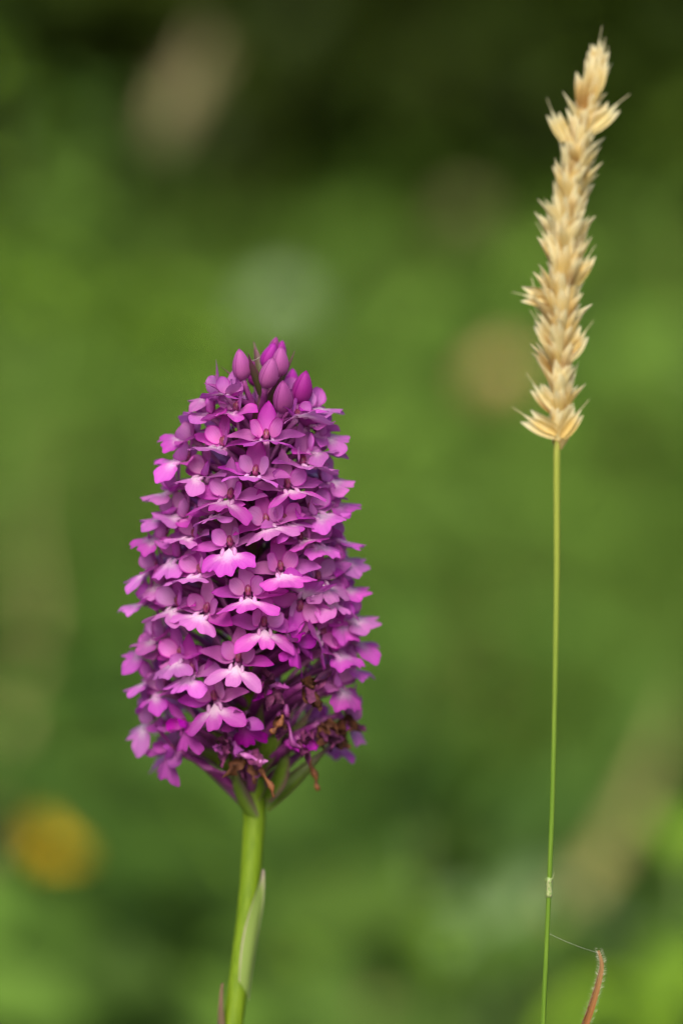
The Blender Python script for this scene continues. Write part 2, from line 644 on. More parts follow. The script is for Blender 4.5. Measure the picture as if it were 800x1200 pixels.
shrub((-0.94, 3.48, 0), 0.57, 0.74, 4200, (0.030, 0.060, 0.008), (0.070, 0.125, 0.012), 'dark green shrub standing behind the tall brown grass spike')
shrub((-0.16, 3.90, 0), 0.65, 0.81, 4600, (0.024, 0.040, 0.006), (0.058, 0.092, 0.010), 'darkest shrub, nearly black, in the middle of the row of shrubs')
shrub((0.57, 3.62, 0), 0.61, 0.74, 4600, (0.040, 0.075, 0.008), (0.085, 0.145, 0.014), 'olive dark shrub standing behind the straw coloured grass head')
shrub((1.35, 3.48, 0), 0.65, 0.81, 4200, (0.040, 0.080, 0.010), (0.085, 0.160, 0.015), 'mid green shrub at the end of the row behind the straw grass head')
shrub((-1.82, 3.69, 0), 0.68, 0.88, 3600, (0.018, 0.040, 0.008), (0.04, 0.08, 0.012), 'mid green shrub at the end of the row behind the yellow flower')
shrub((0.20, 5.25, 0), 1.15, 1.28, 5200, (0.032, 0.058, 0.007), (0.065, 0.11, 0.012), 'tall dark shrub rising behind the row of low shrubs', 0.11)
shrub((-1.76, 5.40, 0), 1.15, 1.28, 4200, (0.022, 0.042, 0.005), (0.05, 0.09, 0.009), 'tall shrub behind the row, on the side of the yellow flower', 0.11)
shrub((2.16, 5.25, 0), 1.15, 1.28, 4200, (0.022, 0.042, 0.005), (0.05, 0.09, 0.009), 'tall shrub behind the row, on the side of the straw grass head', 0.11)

# ------------------------------------------------------------------ out of focus meadow plants
M_STALK = mat_simple('meadow_stalk_green', (0.07, 0.13, 0.02), (0.11, 0.18, 0.03), 200, 0.5, 0.1)
M_STRAW = mat_simple('straw_stalk', (0.42, 0.33, 0.15), (0.55, 0.44, 0.22), 200, 0.6, 0.15, vary=0.1)
M_YELLOW = mat_simple('yellow_petal', (0.80, 0.52, 0.012), (0.85, 0.60, 0.03), 300, 0.4, 0.25)
M_YCENT = mat_simple('yellow_flower_centre', (0.55, 0.36, 0.02), (0.45, 0.40, 0.05), 600, 0.6)
M_WHITEF = mat_simple('pale_floret', (0.42, 0.56, 0.30), (0.50, 0.62, 0.38), 400, 0.5, 0.3, vary=0.1)
M_DRYHEAD = mat_simple('dry_flower_head', (0.70, 0.52, 0.22), (0.78, 0.62, 0.32), 300, 0.7, 0.2, vary=0.15)
M_DRYBROWN = mat_simple('dry_grass_head_brown', (0.20, 0.175, 0.075), (0.29, 0.25, 0.12), 300, 0.7, 0.2, vary=0.15)


def stalk_to(e, top, base_off, rad, mat, name='stem', bow=0.02):
    """A stalk from the ground to `top`, both relative to the empty e."""
    top = Vector(top)
    mid = Vector((top.x * 0.2 + bow, top.y * 0.3, top.z * 0.6))
    pts = bez((base_off[0], base_off[1], -0.03), mid, top, 10)
    g = Geo()
    g.tube(pts, [rad * (1.15 - 0.3 * i / 9) for i in range(10)], 6)
    g.build(name, mat, e)
    return (pts[-1] - pts[-2]).normalized()


def base_leaves(e, n, L, mat, w=0.006):
    for k in range(n):
        a = random.uniform(0, 6.283)
        l = L * random.uniform(0.7, 1.2)
        d = Vector((math.cos(a), math.sin(a), 0))
        g = Geo()
        curved_leaf(g, bez(d * .003 + Vector((0, 0, -.012)), d * l * .35 + Vector((0, 0, l * .7)), d * l * .9 + Vector((0, 0, l * .55)), 9), w, Vector((0, 0, 1)) - d * .3, lance, .3, 5)
        g.build('leaf', mat, e)


M_OLIVE = mat_simple('olive_straw_blade', (0.24, 0.22, 0.07), (0.32, 0.29, 0.10), 200, 0.6, 0.2, vary=0.1)
M_HERB = mat_simple('herb_leaf_green', (0.06, 0.13, 0.018), (0.10, 0.19, 0.025), 120, 0.45, 0.3)
M_HERBB = mat_simple('herb_leaf_bright', (0.17, 0.31, 0.016), (0.22, 0.38, 0.022), 120, 0.42, 0.4)
M_HERBP = mat_simple('herb_leaf_greyish', (0.15, 0.25, 0.085), (0.22, 0.32, 0.13), 120, 0.5, 0.35)


def ground_under(p, dx=0.0, dy=0.02):
    return Vector((p.x + dx, p.y + dy, 0))


# buttercup-like yellow flower
p = at(74, 984, 1.50)
e = empty('yellow_flower', ground_under(p, -0.01, 0.01), 'out of focus yellow five petalled meadow flower low in the grass', 'flower')
top = p - e.location
stalk_to(e, top, (0, 0), 0.0008, M_STALK)
for k in range(5):
    a = 2 * math.pi * k / 5 + 0.3
    o = Vector((math.cos(a), math.sin(a), 0.45)).normalized()
    tilt = Matrix.Rotation(R_(66), 3, 'X')
    g = Geo()
    g.petal(0.0115, 0.0115, obovate, 0.35, 0.25, 7, 5)
    g.build('petal', M_YELLOW, e, frame(top + tilt @ (o * .001), tilt @ o, tilt @ Vector((-o.x * .4, -o.y * .4, 1))))
g = Geo(); g.blob(top + Vector((0, -.001, .001)), (.0026, .0026, .002)); g.build('centre', M_YCENT, e)
base_leaves(e, 4, 0.05, M_HERB, 0.012)


def flower_head(name, px, py, depth, rad, nfl, mat, label, cat, mstalk, flat=0.7, fl=0.010, fw=0.0034):
    """Round head of many small florets on a stalk."""
    p = at(px, py, depth)
    e = empty(name, ground_under(p, random.uniform(-.02, .02), .01), label, cat)
    top = p - e.location
    stalk_to(e, top, (0, 0), 0.0009, mstalk)
    me = Geo(); me.petal(fl, fw, lance, 0.5, 0.4, 5, 3); me = me.mesh('floret', mat)
    for k in range(nfl):
        zc = 1 - 1.5 * (k + .5) / nfl
        a = k * 2.39996
        s = math.sqrt(max(0, 1 - zc * zc))
        o = Vector((s * math.cos(a), s * math.sin(a), zc * flat)).normalized()
        link('floret', me, e, frame(top + o * (rad - fl) * .6, o, Vector((0, 0, 1)) + o * .2, random.uniform(.85, 1.15)))
    g = Geo(); g.blob(top - Vector((0, 0, .001)), (rad * .45, rad * .45, rad * .4)); g.build('receptacle', mstalk, e)
    base_leaves(e, 3, 0.06, M_HERB, 0.009)
    return e


flower_head('white_flower', 328, 372, 2.2, 0.032, 160, M_WHITEF, 'blurred pale round flower head behind the tip of the orchid', 'flower', M_STALK)
flower_head('dry_flower_head', 587, 450, 2.0, 0.024, 120, M_DRYHEAD, 'blurred round tan dry flower head beside the straw grass head', 'flower head', M_STALK)
flower_head('dry_flower_head', 545, 262, 2.3, 0.026, 110, M_DRYBROWN, 'dull grey brown blurred flower head below the darkest shrub', 'flower head', M_STALK)


def blurred_spike(px0, py0, px1, py1, depth, width, mat, mstalk, label, n=46, fl=0.012):
    """A dry grass head, leaning, standing some way behind the orchid."""
    a, b = at(px0, py0, depth), at(px1, py1, depth + 0.03)
    base = Vector((a.x - (b.x - a.x) * 0.9, a.y + .03, 0))
    e = empty('dry_grass_spike', base, label, 'grass')
    a, b = a - base, b - base
    g = Geo()
    pts = bez((0, 0, -.03), (a.x * .5, a.y * .5, a.z * .55), a, 8) + [a.lerp(b, t) for t in (.25, .5, .75, 1)]
    g.tube(pts, [.0009 - .00005 * i for i in range(len(pts))], 6)
    g.build('stem', mstalk, e)
    me = Geo(); me.petal(fl, fl * .28, ovate, .2, .5, 6, 4); me = me.mesh('spikelet', mat)
    ax = (b - a).normalized()
    for k in range(n):
        t = (k + .5) / n
        ang = k * 2.4
        s1 = ax.orthogonal().normalized()
        s2 = ax.cross(s1)
        o = s1 * math.cos(ang) + s2 * math.sin(ang)
        link('spikelet', me, e, frame(a.lerp(b, t * .93) + o * .001, ax + o * width * math.sin(math.pi * (t * .8 + .15)), o))
    return e


blurred_spike(180, 170, 243, 58, 1.70, 0.55, M_DRYBROWN, M_STALK, 'blurred brown grass spike leaning in front of the dark shrubs', 20, 0.018)


def big_blade(e, pts, w, mat, name='leaf'):
    g = Geo()
    curved_leaf(g, pts, w, Vector((0, -1, .5)), lance, .35, 5)
    return g.build(name, mat, e)


def leaning_blade(name, pix, depth, w, mat, label, cat='grass blade', spread=0.04):
    pts = [at(px, py, depth + spread * i) for i, (px, py) in enumerate(pix)]
    d = (pts[0] - pts[1])
    base = pts[0] + d * (pts[0].z / max(1e-3, -d.z)) if d.z < -0.02 else Vector((pts[0].x - .03, pts[0].y, 0))
    base.x = max(min(base.x, pts[0].x + .12), pts[0].x - .12)
    base.y = max(min(base.y, pts[0].y + .12), pts[0].y - .12)
    base.z = 0
    e = empty(name, base, label, cat)
    full = [base + Vector((0, 0, -.02)), base.lerp(pts[0], .5) + Vector((0, 0, .01))] + pts
    # resample with a Catmull-Rom pass
    out = []
    for i in range(len(full) - 1):
        p0, p1, p2, p3 = full[max(i - 1, 0)], full[i], full[i + 1], full[min(i + 2, len(full) - 1)]
        for k in range(5):
            t = k / 5
            out.append(0.5 * ((2 * p1) + (p2 - p0) * t + (2 * p0 - 5 * p1 + 4 * p2 - p3) * t * t + (3 * p1 - p0 - 3 * p2 + p3) * t ** 3) - base)
    out.append(full[-1] - base)
    big_blade(e, out, w, mat, 'leaf')
    return e


leaning_blade('straw_blade', [(660, 1075), (720, 985), (765, 890), (800, 800)], 1.42, 0.013, M_OLIVE, 'broad straw coloured grass blade leaning beside the thin green stalk')
leaning_blade('grass_plant', [(610, 1040), (690, 1075), (770, 1105), (850, 1150)], 1.25, 0.010, M_HERBP, 'pale green grass blade crossing behind the straw blade')
leaning_blade('grass_plant', [(520, 1215), (430, 1175), (350, 1140), (270, 1120)], 1.30, 0.008, M_OLIVE, 'thin olive blade lying low behind the foot of the orchid stem')
leaning_blade('grass_plant', [(390, 1190), (320, 1080), (260, 990), (205, 900)], 1.25, 0.007, M_HERBB, 'narrow yellow green blade leaning behind the orchid stem')
leaning_blade('grass_plant', [(20, 830), (45, 720), (30, 600), (45, 480)], 1.6, 0.006, M_OLIVE, 'dull dry upright blade in the grass above the yellow flower')


def herb(px, py, depth, L, n, mat, label, spread=0.9):
    """Leafy plant with broad pointed leaves fanned round one stem; top near the given point."""
    p = at(px, py, depth)
    e = empty('leafy_herb', (p.x, p.y, 0), label, 'plant', 'leafy herbs among the meadow grass')
    top = Vector((0, 0, max(p.z, .02)))
    g = Geo()
    g.tube(bez((0, 0, -.02), (.005, 0, top.z * .5), top, 6), .0012, 6)
    g.build('stem', M_STALK, e)
    for k in range(n):
        a = k * 2.4 + random.uniform(-.4, .4)
        b = top * random.uniform(.55, 1)
        d = Vector((math.cos(a), math.sin(a), 0))
        l = L * random.uniform(.7, 1.2)
        g = Geo()
        curved_leaf(g, bez(b, b + d * l * .5 + Vector((0, 0, l * .35)), b + d * l * spread + Vector((0, 0, -l * .05)), 8), l * .42, Vector((0, 0, 1)), ovate, .3, 5)
        g.build('leaf', mat, e)
    return e


herb(808, 1000, 1.14, 0.048, 14, M_HERBB, 'bright yellow green leafy herb beside the straw blade')
herb(488, 975, 1.25, 0.026, 9, M_HERBB, 'small fresh green herb between the orchid and the thin stalk')
herb(556, 1040, 1.20, 0.022, 9, M_HERBP, 'small grey green herb next to the fresh green one')
herb(425, 610, 2.54, 0.061, 10, M_HERBB, 'yellow green herb right behind the edge of the orchid')
herb(0, 45, 1.96, 0.046, 10, M_HERBB, 'tall olive herb rising in front of the mid green shrub')
herb(90, 110, 3.33, 0.081, 12, M_HERB, 'dark leafy herb standing just in front of the shrubs')
herb(745, 400, 2.90, 0.081, 12, M_HERBP, 'grey green herb behind the straw grass head')
herb(210, 360, 2.90, 0.074, 12, M_HERBB, 'fresh green herb beside the blurred pale flower head')
herb(730, 830, 2.17, 0.068, 12, M_HERBP, 'grey green herb behind the thin green stalk')
herb(560, 800, 2.17, 0.061, 10, M_HERBP, 'grey green herb between the orchid and the thin stalk')

# ------------------------------------------------------------------ the orchid
AXIS_PX = [(400, 317), (440, 313), (500, 306), (560, 300), (690, 293), (850, 291), (915, 296), (960, 298), (1060, 291), (1200, 273), (1500, 240)]
RADIUS = [(405, 6), (430, 18), (470, 42), (500, 56), (560, 74), (620, 88), (690, 101), (760, 107), (830, 111), (870, 104), (900, 90)]
YA = 0.0128


def axis_point(py, up_shift=0.0):
    """Point on the stem axis at photograph row py."""
    yy = YA
    for _ in range(3):
        p = at_y(tab(py, AXIS_PX), py, yy)
        h = p.z - CENTRE.z
        yy = YA - 0.15 * (h + 0.006) if h > -0.03 else YA + 0.0036 + (h + 0.03) * 0.22
    return p


root = axis_point(1500)
root.z = 0.0
root.y = 0.006
orchid = empty('orchid', root, 'magenta pyramidal orchid with a dense cone of small flowers on a green stem', 'orchid')


def loc(p):
    return Vector(p) - root


spts, srad, = [Vector((0, 0, -0.03)), Vector((0.001, -.003, 0.10)), Vector((0.002, -.004, 0.20))], [0.0021, 0.0020, 0.0018]
for py in range(1480, 415, -40):
    spts.append(loc(axis_point(py)))
    srad.append(tab(py, [(420, .0005), (480, .0009), (640, .0013), (860, .0016), (930, .00152), (1000, .00136), (1200, .00128), (1500, .0015)]))
zmin, zmax = spts[0].z, spts[-1].z
g = Geo()
g.tube(spts, srad, 14, ridge=0.025, twist=0.02)
g.uv = [(u_, (v_.z - zmin) / (zmax - zmin)) for (u_, _), v_ in zip(g.uv, g.v)]
stem = g.build('stem', M_STEM, orchid)

# basal leaves, out of the frame in the photograph
for k, a in enumerate((0.4, 2.3, 4.0, 5.3)):
    d = Vector((math.cos(a), math.sin(a), 0))
    g = Geo()
    curved_leaf(g, bez(d * .001, d * .02 + Vector((0, 0, .07)), d * .075 + Vector((0, 0, .075)), 12), .013, Vector((0, 0, 1)) - d * .4, lance, .5, 7)
    g.build('leaf', M_ORCHLEAF, orchid)


def sheath(py_base, py_tip, az, width, flare, mat):
    """Leaf sheath hugging the stem, open on one side, its tip standing free."""
    n, nv = 16, 11
    rows, uvr = [], []
    for i in range(n):
        u = i / (n - 1)
        py = lerp(py_base, py_tip, u)
        c = loc(axis_point(py))
        c_lo = loc(axis_point(py + 14)) - c
        r = tab(py, [(930, .00152), (1000, .00136), (1200, .00128), (1500, .0015)]) + 0.00012 + flare * u ** 2.2
        half = width * (0.35 + .65 * math.sin(math.pi * min(1, .25 + u * .62))) * (1 - u ** 3 * .93)
        r_, ur = [], []
        for j in range(nv):
            v = -1 + 2 * j / (nv - 1)
            a = az + v * half
            rr = r + 0.00025 * abs(v) ** 3
            r_.append(c + c_lo * (v * (1 - u)) + Vector((math.sin(a) * rr, -math.cos(a) * rr, 0)))
            ur.append(((v + 1) / 2, u))
        rows.append(r_)
        uvr.append(ur)
    g = Geo()
    g.grid(rows, uvr)
    return g.build('leaf_sheath', mat, orchid)


tag(sheath(1160, 1016, R_(48), 1.0, 0.0005, M_SHEATH), 'pale green sheath with a whitish edge')
tag(sheath(1330, 1150, R_(-62), 1.1, 0.0007, M_SHEATHB), 'brownish sheath tip')

# ---- prototypes for the flower pieces (metres)
mm = 0.001


def lip_mesh(seed, notch=.25, mid=1.0, side=1.05, spread=72, wave=.03, droop=.35, fold=.25, mat=None):
    """Three-lobed lip: rounded side lobes, a shorter middle lobe, notches between them."""
    rs = random.Random(seed)
    nr, nt_ = 10, 45
    nl, nr_, jl, jr = 25 + rs.uniform(-3, 3), 25 + rs.uniform(-3, 3), rs.uniform(.92, 1.08), rs.uniform(.92, 1.08)
    rows, uvr = [], []
    ph = rs.uniform(0, 6)

    def outline(th):
        n_, j = (nl, jl) if th < 0 else (nr_, jr)
        q = abs(th)
        lo = 1 - notch
        if q < n_:
            w = q / n_
            return lo + (mid - lo) * (1 - w ** 3.2) ** .75 * (1 - .05 * math.cos(w * 7))
        w = (q - n_) / (spread - n_)
        return lerp(lo, .62, w) + (side * j - lerp(lo, .62, w)) * max(0, math.sin(math.pi * w ** .92)) ** .55

    for i in range(nr):
        u = i / (nr - 1)
        r_, ur = [], []
        for k in range(nt_):
            v = -1 + 2 * k / (nt_ - 1)
            th = v * spread
            rad = lerp(.85, outline(th), min(1, u * 1.3)) + wave * math.sin(th * .30 + ph) * u
            R = 4.15 * mm * rad * (u ** .9)
            t = R_(th) * lerp(0.5, 1.0, min(1, u * 1.4))
            x = math.sin(t) * R * 1.06
            y = math.cos(t) * R + 0.1 * mm
            q = R / (4.15 * mm)
            z = -droop * q * q * 1.6 * mm - fold * (abs(x) / (3.6 * mm)) ** 1.6 * 1.7 * mm
            z += 0.20 * mm * math.sin(th * .12 + ph) * u * u + 0.08 * mm * math.sin(th * .30 + ph * 3) * u ** 3
            z += 0.22 * mm * math.exp(-((x / (.42 * mm)) ** 2)) * (1 - u) * .5
            r_.append(Vector((x, y, z)))
            ur.append(((v + 1) / 2, u))
        rows.append(r_)
        uvr.append(ur)
    g = Geo()
    g.grid(rows, uvr)
    # the two pale upright ridges at the throat
    for s in (-1, 1):
        M = Matrix.Rotation(s * -0.35, 3, 'Y') @ Matrix.Rotation(-.3, 3, 'X')
        g.blob((s * .80 * mm, .66 * mm, -.02 * mm), (.28 * mm, .66 * mm, .28 * mm), 7, 9, (0.5, 0.46), M)
    return g.mesh('lip', mat or M_LIP)


LIPS = [lip_mesh(1, .34, .92, 1.06, 74, .03, .25, .35), lip_mesh(2, .22, .95, 1.02, 76, .035, .35, .20), lip_mesh(3, .44, .90, 1.14, 70, .02, .15, .45),
        lip_mesh(4, .28, .95, 1.04, 74, .04, .40, .30), lip_mesh(5, .40, .85, 1.10, 78, .03, .25, .50), lip_mesh(6, .20, .97, 1.0, 74, .035, .2, .18),
        lip_mesh(7, .36, .88, 1.08, 76, .03, .4, .6), lip_mesh(8, .26, .92, 1.06, 72, .04, .1, .3)]
LIPS_W = [lip_mesh(11, .22, .95, 1.0, 56, .04, .7, .75, M_LIPWILT), lip_mesh(12, .28, .9, 1.05, 60, .05, .9, 1.1, M_LIPWILT)]


def pm(name, mat, count, L, W, shape, bend, cup, ruffle, nu=9, nv=7, keel=0.0):
    out = []
    for k in range(count):
        g = Geo()
        f1, f2 = random.uniform(.92, 1.08), random.uniform(.9, 1.1)
        g.petal(L * f1 * mm, W * f2 * mm, shape, bend * random.uniform(.5, 1.5), cup * random.uniform(.7, 1.3), nu, nv, ruffle, k, keel=keel)
        out.append(g.mesh(name, mat))
    return out


DORSAL = pm('dorsal_sepal', M_SEPAL, 4, 4.4, 1.95, ovate, .25, .34, .03)
LATERAL = pm('lateral_sepal', M_SEPAL, 5, 4.3, 2.2, ovate, -.25, .22, .05)
PETAL = pm('petal', M_PETAL, 5, 2.7, 1.95, obovate, .45, .40, .04)
LATERAL_W = pm('lateral_sepal', M_LIPWILT, 3, 3.7, 1.9, ovate, .9, .6, .12)
PETAL_W = pm('petal', M_LIPWILT, 3, 2.6, 2.0, obovate, .9, .7, .12)
g = Geo()
g.blob((0, 0, .45 * mm), (.42 * mm, .40 * mm, .72 * mm), 7, 8)
g.blob((-.17 * mm, .33 * mm, .55 * mm), (.10 * mm, .10 * mm, .34 * mm), 5, 6)
g.blob((.17 * mm, .33 * mm, .55 * mm), (.10 * mm, .10 * mm, .34 * mm), 5, 6)
COLUMN = g.mesh('column', M_COLUMN)
COLUMN.materials.append(M_POLLEN)
for poly in COLUMN.polygons:
    if COLUMN.vertices[poly.vertices[0]].co.y > .24 * mm and abs(COLUMN.vertices[poly.vertices[0]].co.x) > .06 * mm and poly.index >= 56:
        poly.material_index = 1


def jit(a):
    return random.uniform(-a, a)


def flower_basis(az, el, roll):
    o = Vector((math.sin(az), -math.cos(az), 0))
    fwd = (o * math.cos(el) + Vector((0, 0, 1)) * math.sin(el)).normalized()
    right = fwd.cross(Vector((0, 0, 1))).normalized()
    up = right.cross(fwd)
    q = Matrix.Rotation(roll, 3, fwd)
    right, up = q @ right, q @ up
    return Matrix((right, fwd, up)).transposed()


def flower(px, py, az=None, el=None, roll=None, droop=None, size=1.0, wilt=False, radd=0.0, open_=1.0, lipvar=None):
    """One orchid flower; az in degrees (0 faces the camera side, negative to the left)."""
    size *= 1.06
    ap = axis_point(py)
    cxp = tab(py, AXIS_PX)
    lim = tab(py, RADIUS) * .62      # flank throats sit further in, their lips make the outline
    if abs(px - cxp) > lim:
        px = cxp + math.copysign(lim + (abs(px - cxp) - lim) * .69, px - cxp)
    Rr = (tab(py, RADIUS) + radd) * PX
    if az is None:
        s = (px - cxp) / (tab(py, RADIUS) + radd)
        a = math.asin(max(-.985, min(.985, s)))
        if abs(s) > 1: a *= 1.0 + random.uniform(-.02, .12)
    else:
        a = R_(az)
    y = ap.y - Rr * math.cos(a)
    pos = at_y(px, py, y)
    t = (py - 430) / 450
    if el is None:
        el = R_(lerp(24, -4, min(1, max(0, t))) + jit(7))
    if roll is None:
        roll = R_(jit(14))
    if droop is None:
        droop = lerp(8, 24, min(1, max(0, t))) + jit(10)
    faz = a + R_(jit(9))
    B = flower_basis(faz, el, roll)
    Bi = B.transposed()
    M = Matrix.Translation(loc(pos)) @ B.to_4x4() @ Matrix.Scale(size, 4)
    # ovary and spur, in the flower's own frame
    drop = lerp(0.0035, 0.0075, min(1, max(0, t)))
    foot = Vector((ap.x, ap.y, 0)) + Vector((0, 0, pos.z - drop))
    fl = (Bi @ (foot - pos)) / size
    g = Geo()
    back = Vector((0, -.5 * mm, -.1 * mm))
    mid = back.lerp(fl, .5) + Vector((jit(.5) * mm, 0, 1.3 * mm))
    pts = bez(back, mid, fl, 10)
    g.tube(pts, [r * mm for r in (.42, .40, .42, .50, .60, .66, .66, .60, .50, .40)], 8, ridge=.06, twist=.22)
    me = g.mesh('flower', M_OVARY)
    fo = link('flower', me, orchid, M)
    g = Geo()
    sx = jit(1.6)
    g.tube(bez((0, -.2 * mm, -.5 * mm), (sx * .3 * mm, -3.5 * mm, -1.0 * mm), (sx * mm, -6.5 * mm, -5.5 * mm + jit(1.2) * mm), 9), [k * mm for k in (.40, .36, .31, .28, .27, .26, .25, .24, .17)], 7)
    link('spur', g.mesh('spur', M_SPUR), fo)
    link('column', COLUMN, fo, Matrix.Translation((0, .05 * mm, -.05 * mm)))
    D = R_(droop)
    lipm = (random.choice(LIPS_W) if wilt else (LIPS[lipvar] if lipvar is not None else random.choice(LIPS)))
    link('lip', lipm, fo, frame((0, .35 * mm, -.45 * mm), (jit(.06), math.cos(D), -math.sin(D)), (0, math.sin(D), math.cos(D)), random.uniform(.83, .98)))
    ds = R_(8 + jit(9)) * (2 - open_)
    link('dorsal_sepal', random.choice(DORSAL), fo, frame((0, -.25 * mm, .45 * mm), (jit(.08), math.sin(ds), math.cos(ds)), (0, math.cos(ds), -math.sin(ds)), random.uniform(.92, 1.06)))
    for s in (-1, 1):
        up_ = .12 + jit(.16)
        bk = .18 + jit(.22)
        if wilt:
            d = Vector((s * .7, .5, -.35 + jit(.3)))
            n_ = Vector((0, .2, 1))
            src = LATERAL_W
        else:
            d = Vector((s * lerp(.35, 1, open_), bk + (1 - open_) * .9, up_))
            n_ = Vector((-s * .15, .62 + jit(.2), .78))
            src = LATERAL
        link('lateral_sepal', random.choice(src), fo, frame((s * .55 * mm, -.15 * mm, -.1 * mm), d, n_, random.uniform(.9, 1.06)))
        d = Vector((s * (.80 + jit(.18)) * lerp(.3, 1, open_), .48 + jit(.14), .80))
        link('petal', random.choice(PETAL_W if wilt else PETAL), fo, frame((s * .60 * mm, .05 * mm, .12 * mm), d, Vector((-s * .55, .80, .05)), random.uniform(.92, 1.08)))
    return fo


# front and flank flowers, read from the photograph: throat position and optional settings
FRONT = [
    (276, 480, {'size': .92}), (312, 513, {}), (259, 521, {}), (234, 484, {'size': .92}), (240, 462, {'size': .9}),
    (235, 556, {}), (299, 555, {}), (270, 582, {}), (337, 570, {}), (313, 612, {}), (270, 638, {'droop': 48, 'lipvar': 1}),
    (205, 604, {}), (372, 599, {}), (197, 650, {'droop': 34}), (235, 670, {}), (329, 667, {'droop': 22}),
    (373, 634, {'droop': 24}), (291, 696, {}), (175, 680, {}), (200, 708, {}), (242, 716, {}), (309, 732, {'droop': 30}),
    (352, 706, {'droop': 34, 'roll': -16}), (380, 678, {'droop': 50}), (207, 768, {'droop': 26}), (174, 746, {}),
    (279, 774, {'droop': 42, 'lipvar': 2}), (382, 742, {'droop': 42, 'roll': -20}), (407, 720, {'droop': 44}), (178, 808, {'droop': 28}),
    (252, 819, {'droop': 48, 'lipvar': 2}), (160, 842, {'droop': 30}), (359, 543, {}), (372, 528, {'size': .95}), (392, 562, {}),
    (398, 584, {}), (368, 498, {'open_': .6, 'size': .92}), (374, 477, {'size': .92}), (386, 508, {}),
    (200, 538, {}), (206, 512, {}), (187, 574, {}), (180, 604, {}), (172, 628, {}), (158, 664, {}), (153, 702, {}), (158, 760, {}), (160, 794, {}),
    (404, 628, {}), (410, 654, {}), (416, 686, {}), (424, 722, {}), (428, 748, {}), (420, 776, {}), (408, 800, {'droop': 40}), (426, 836, {'el': R_(-14), 'droop': 40, 'lipvar': 5}),
    (345, 752, {'wilt': True, 'el': R_(-15), 'size': .85, 'roll': R_(-30)}), (284, 845, {'wilt': True, 'el': R_(-40), 'size': .75, 'roll': R_(15)}),
    (216, 850, {'wilt': True, 'el': R_(-20), 'size': .85, 'roll': R_(20)}), (190, 880, {'wilt': True, 'el': R_(-18), 'az': -62, 'size': .9}), (226, 786, {'el': R_(-6)}), (352, 630, {'size': .9}), (334, 610, {'size': .85}),
    (222, 628, {'size': .9}), (255, 600, {'size': .85}), (402, 760, {}), (392, 700, {'size': .95}),
]
random.seed(21)
for px, py, kw in FRONT:
    flower(px, py, **kw)

# flank and rear flowers follow the spiral
k = 0
for py in np.linspace(462, 868, 62):
    k += 1
    az = (k * 137.5) % 360
    if az < 84 or az > 276:
        continue
    rpx = tab(py, RADIUS) * .97
    a = R_(az)
    px = tab(py, AXIS_PX) + rpx * math.sin(a)
    yshift = 0
    flower(px, py + rpx * math.cos(a) * -0.156 * -1 * -1, az=az if az < 180 else az - 360)

# half open flower and buds at the tip
def bud_mesh(seed):
    g = Geo()
    rs = random.Random(seed)
    n, s = 11, 15
    b = []
    for i in range(n):
        u = i / (n - 1)
        r = 1.28 * mm * (math.sin(math.pi * min(1, .10 + .90 * u ** .82)) ** .72) * (1 - .18 * u) + .05 * mm
        rows = []
        for k in range(s + 1):
            a = 2 * math.pi * k / s
            ridge = 1 + .10 * math.cos(3 * a + .6 + .4 * u) * (1 - .3 * u) + .02 * math.cos(9 * a)
            seam = 1 - .10 * math.exp(-((math.sin(1.5 * a + .3)) / .16) ** 2) * u
            rows.append(Vector((math.cos(a) * r * ridge * seam, u * 4.1 * mm, math.sin(a) * r * ridge * seam)))
        b.append(rows)
    uvs = [[((3 * k / s) % 1.0, i / (n - 1)) for k in range(s + 1)] for i in range(n)]
    g.grid(b, uvs)
    return g.mesh('bud', M_BUD)


BUDM = [bud_mesh(i) for i in range(3)]


def bud(px, py, dpx, lean, size=1.0, dy=0.0, k=0):
    """Bud whose base sits at (px, py); lean = sideways tilt of its axis."""
    ap = axis_point(py)
    pos = at_y(px, py, ap.y + dy)
    d = Vector((lean, dy * 40, 1)).normalized()
    M = frame(loc(pos), d, (0, -1, 0), size)
    b = link('bud', BUDM[k % 3], orchid, M)
    foot = axis_point(min(py + dpx, 540))
    fl = M.inverted() @ loc(foot)
    g = Geo()
    g.tube(bez((0, .15 * mm, 0), fl * .5 + Vector((0, -1.2 * mm, 0)), fl, 8), [q * mm for q in (.48, .40, .42, .5, .55, .55, .5, .4)], 7)
    link('ovary', g.mesh('ovary', M_OVARY), b)
    return b


for i, (px, py, lean, size, dy, dp) in enumerate([
        (284, 444, -.10, .93, -.002, 50), (310, 430, .42, .80, .001, 30), (311, 453, .26, .95, -.0045, 40), (326, 440, .10, .90, -.001, 40),
        (326, 422, .22, .62, .003, 40), (331, 482, .02, 1.0, -.0065, 30), (350, 471, .24, 1.0, -.003, 35), (340, 462, .1, .8, .004, 40), (318, 415, .3, .55, .003, 30),
        (300, 452, -.2, .8, .004, 40)]):
    bud(px, py, dp, lean, size, dy, i)
flower(258, 462, az=-28, el=R_(34), size=.72, open_=.3, droop=14)
flower(352, 488, az=30, el=R_(25), size=.85, open_=.5, droop=-5)

# bracts among the ovaries
k = 0
bm = []
for q in range(4):
    g = Geo()
    g.petal(9 * mm, 1.9 * mm, lance, -.3 + .2 * q, .45, 10, 5, .03, q)
    bm.append(g.mesh('bract', M_BRACTIN))
for py in np.linspace(446, 880, 64):
    k += 1
    az = R_((k * 137.5 + 60) % 360)
    ap = loc(axis_point(py + 10))
    o = Vector((math.sin(az), -math.cos(az), 0))
    link('bract', bm[k % 4], orchid, frame(ap + o * .0012, o + Vector((0, 0, lerp(1.5, .45, (py - 446) / 434))), Vector((0, 0, 1)) - o, lerp(.75, 1.1, (py - 446) / 434)))

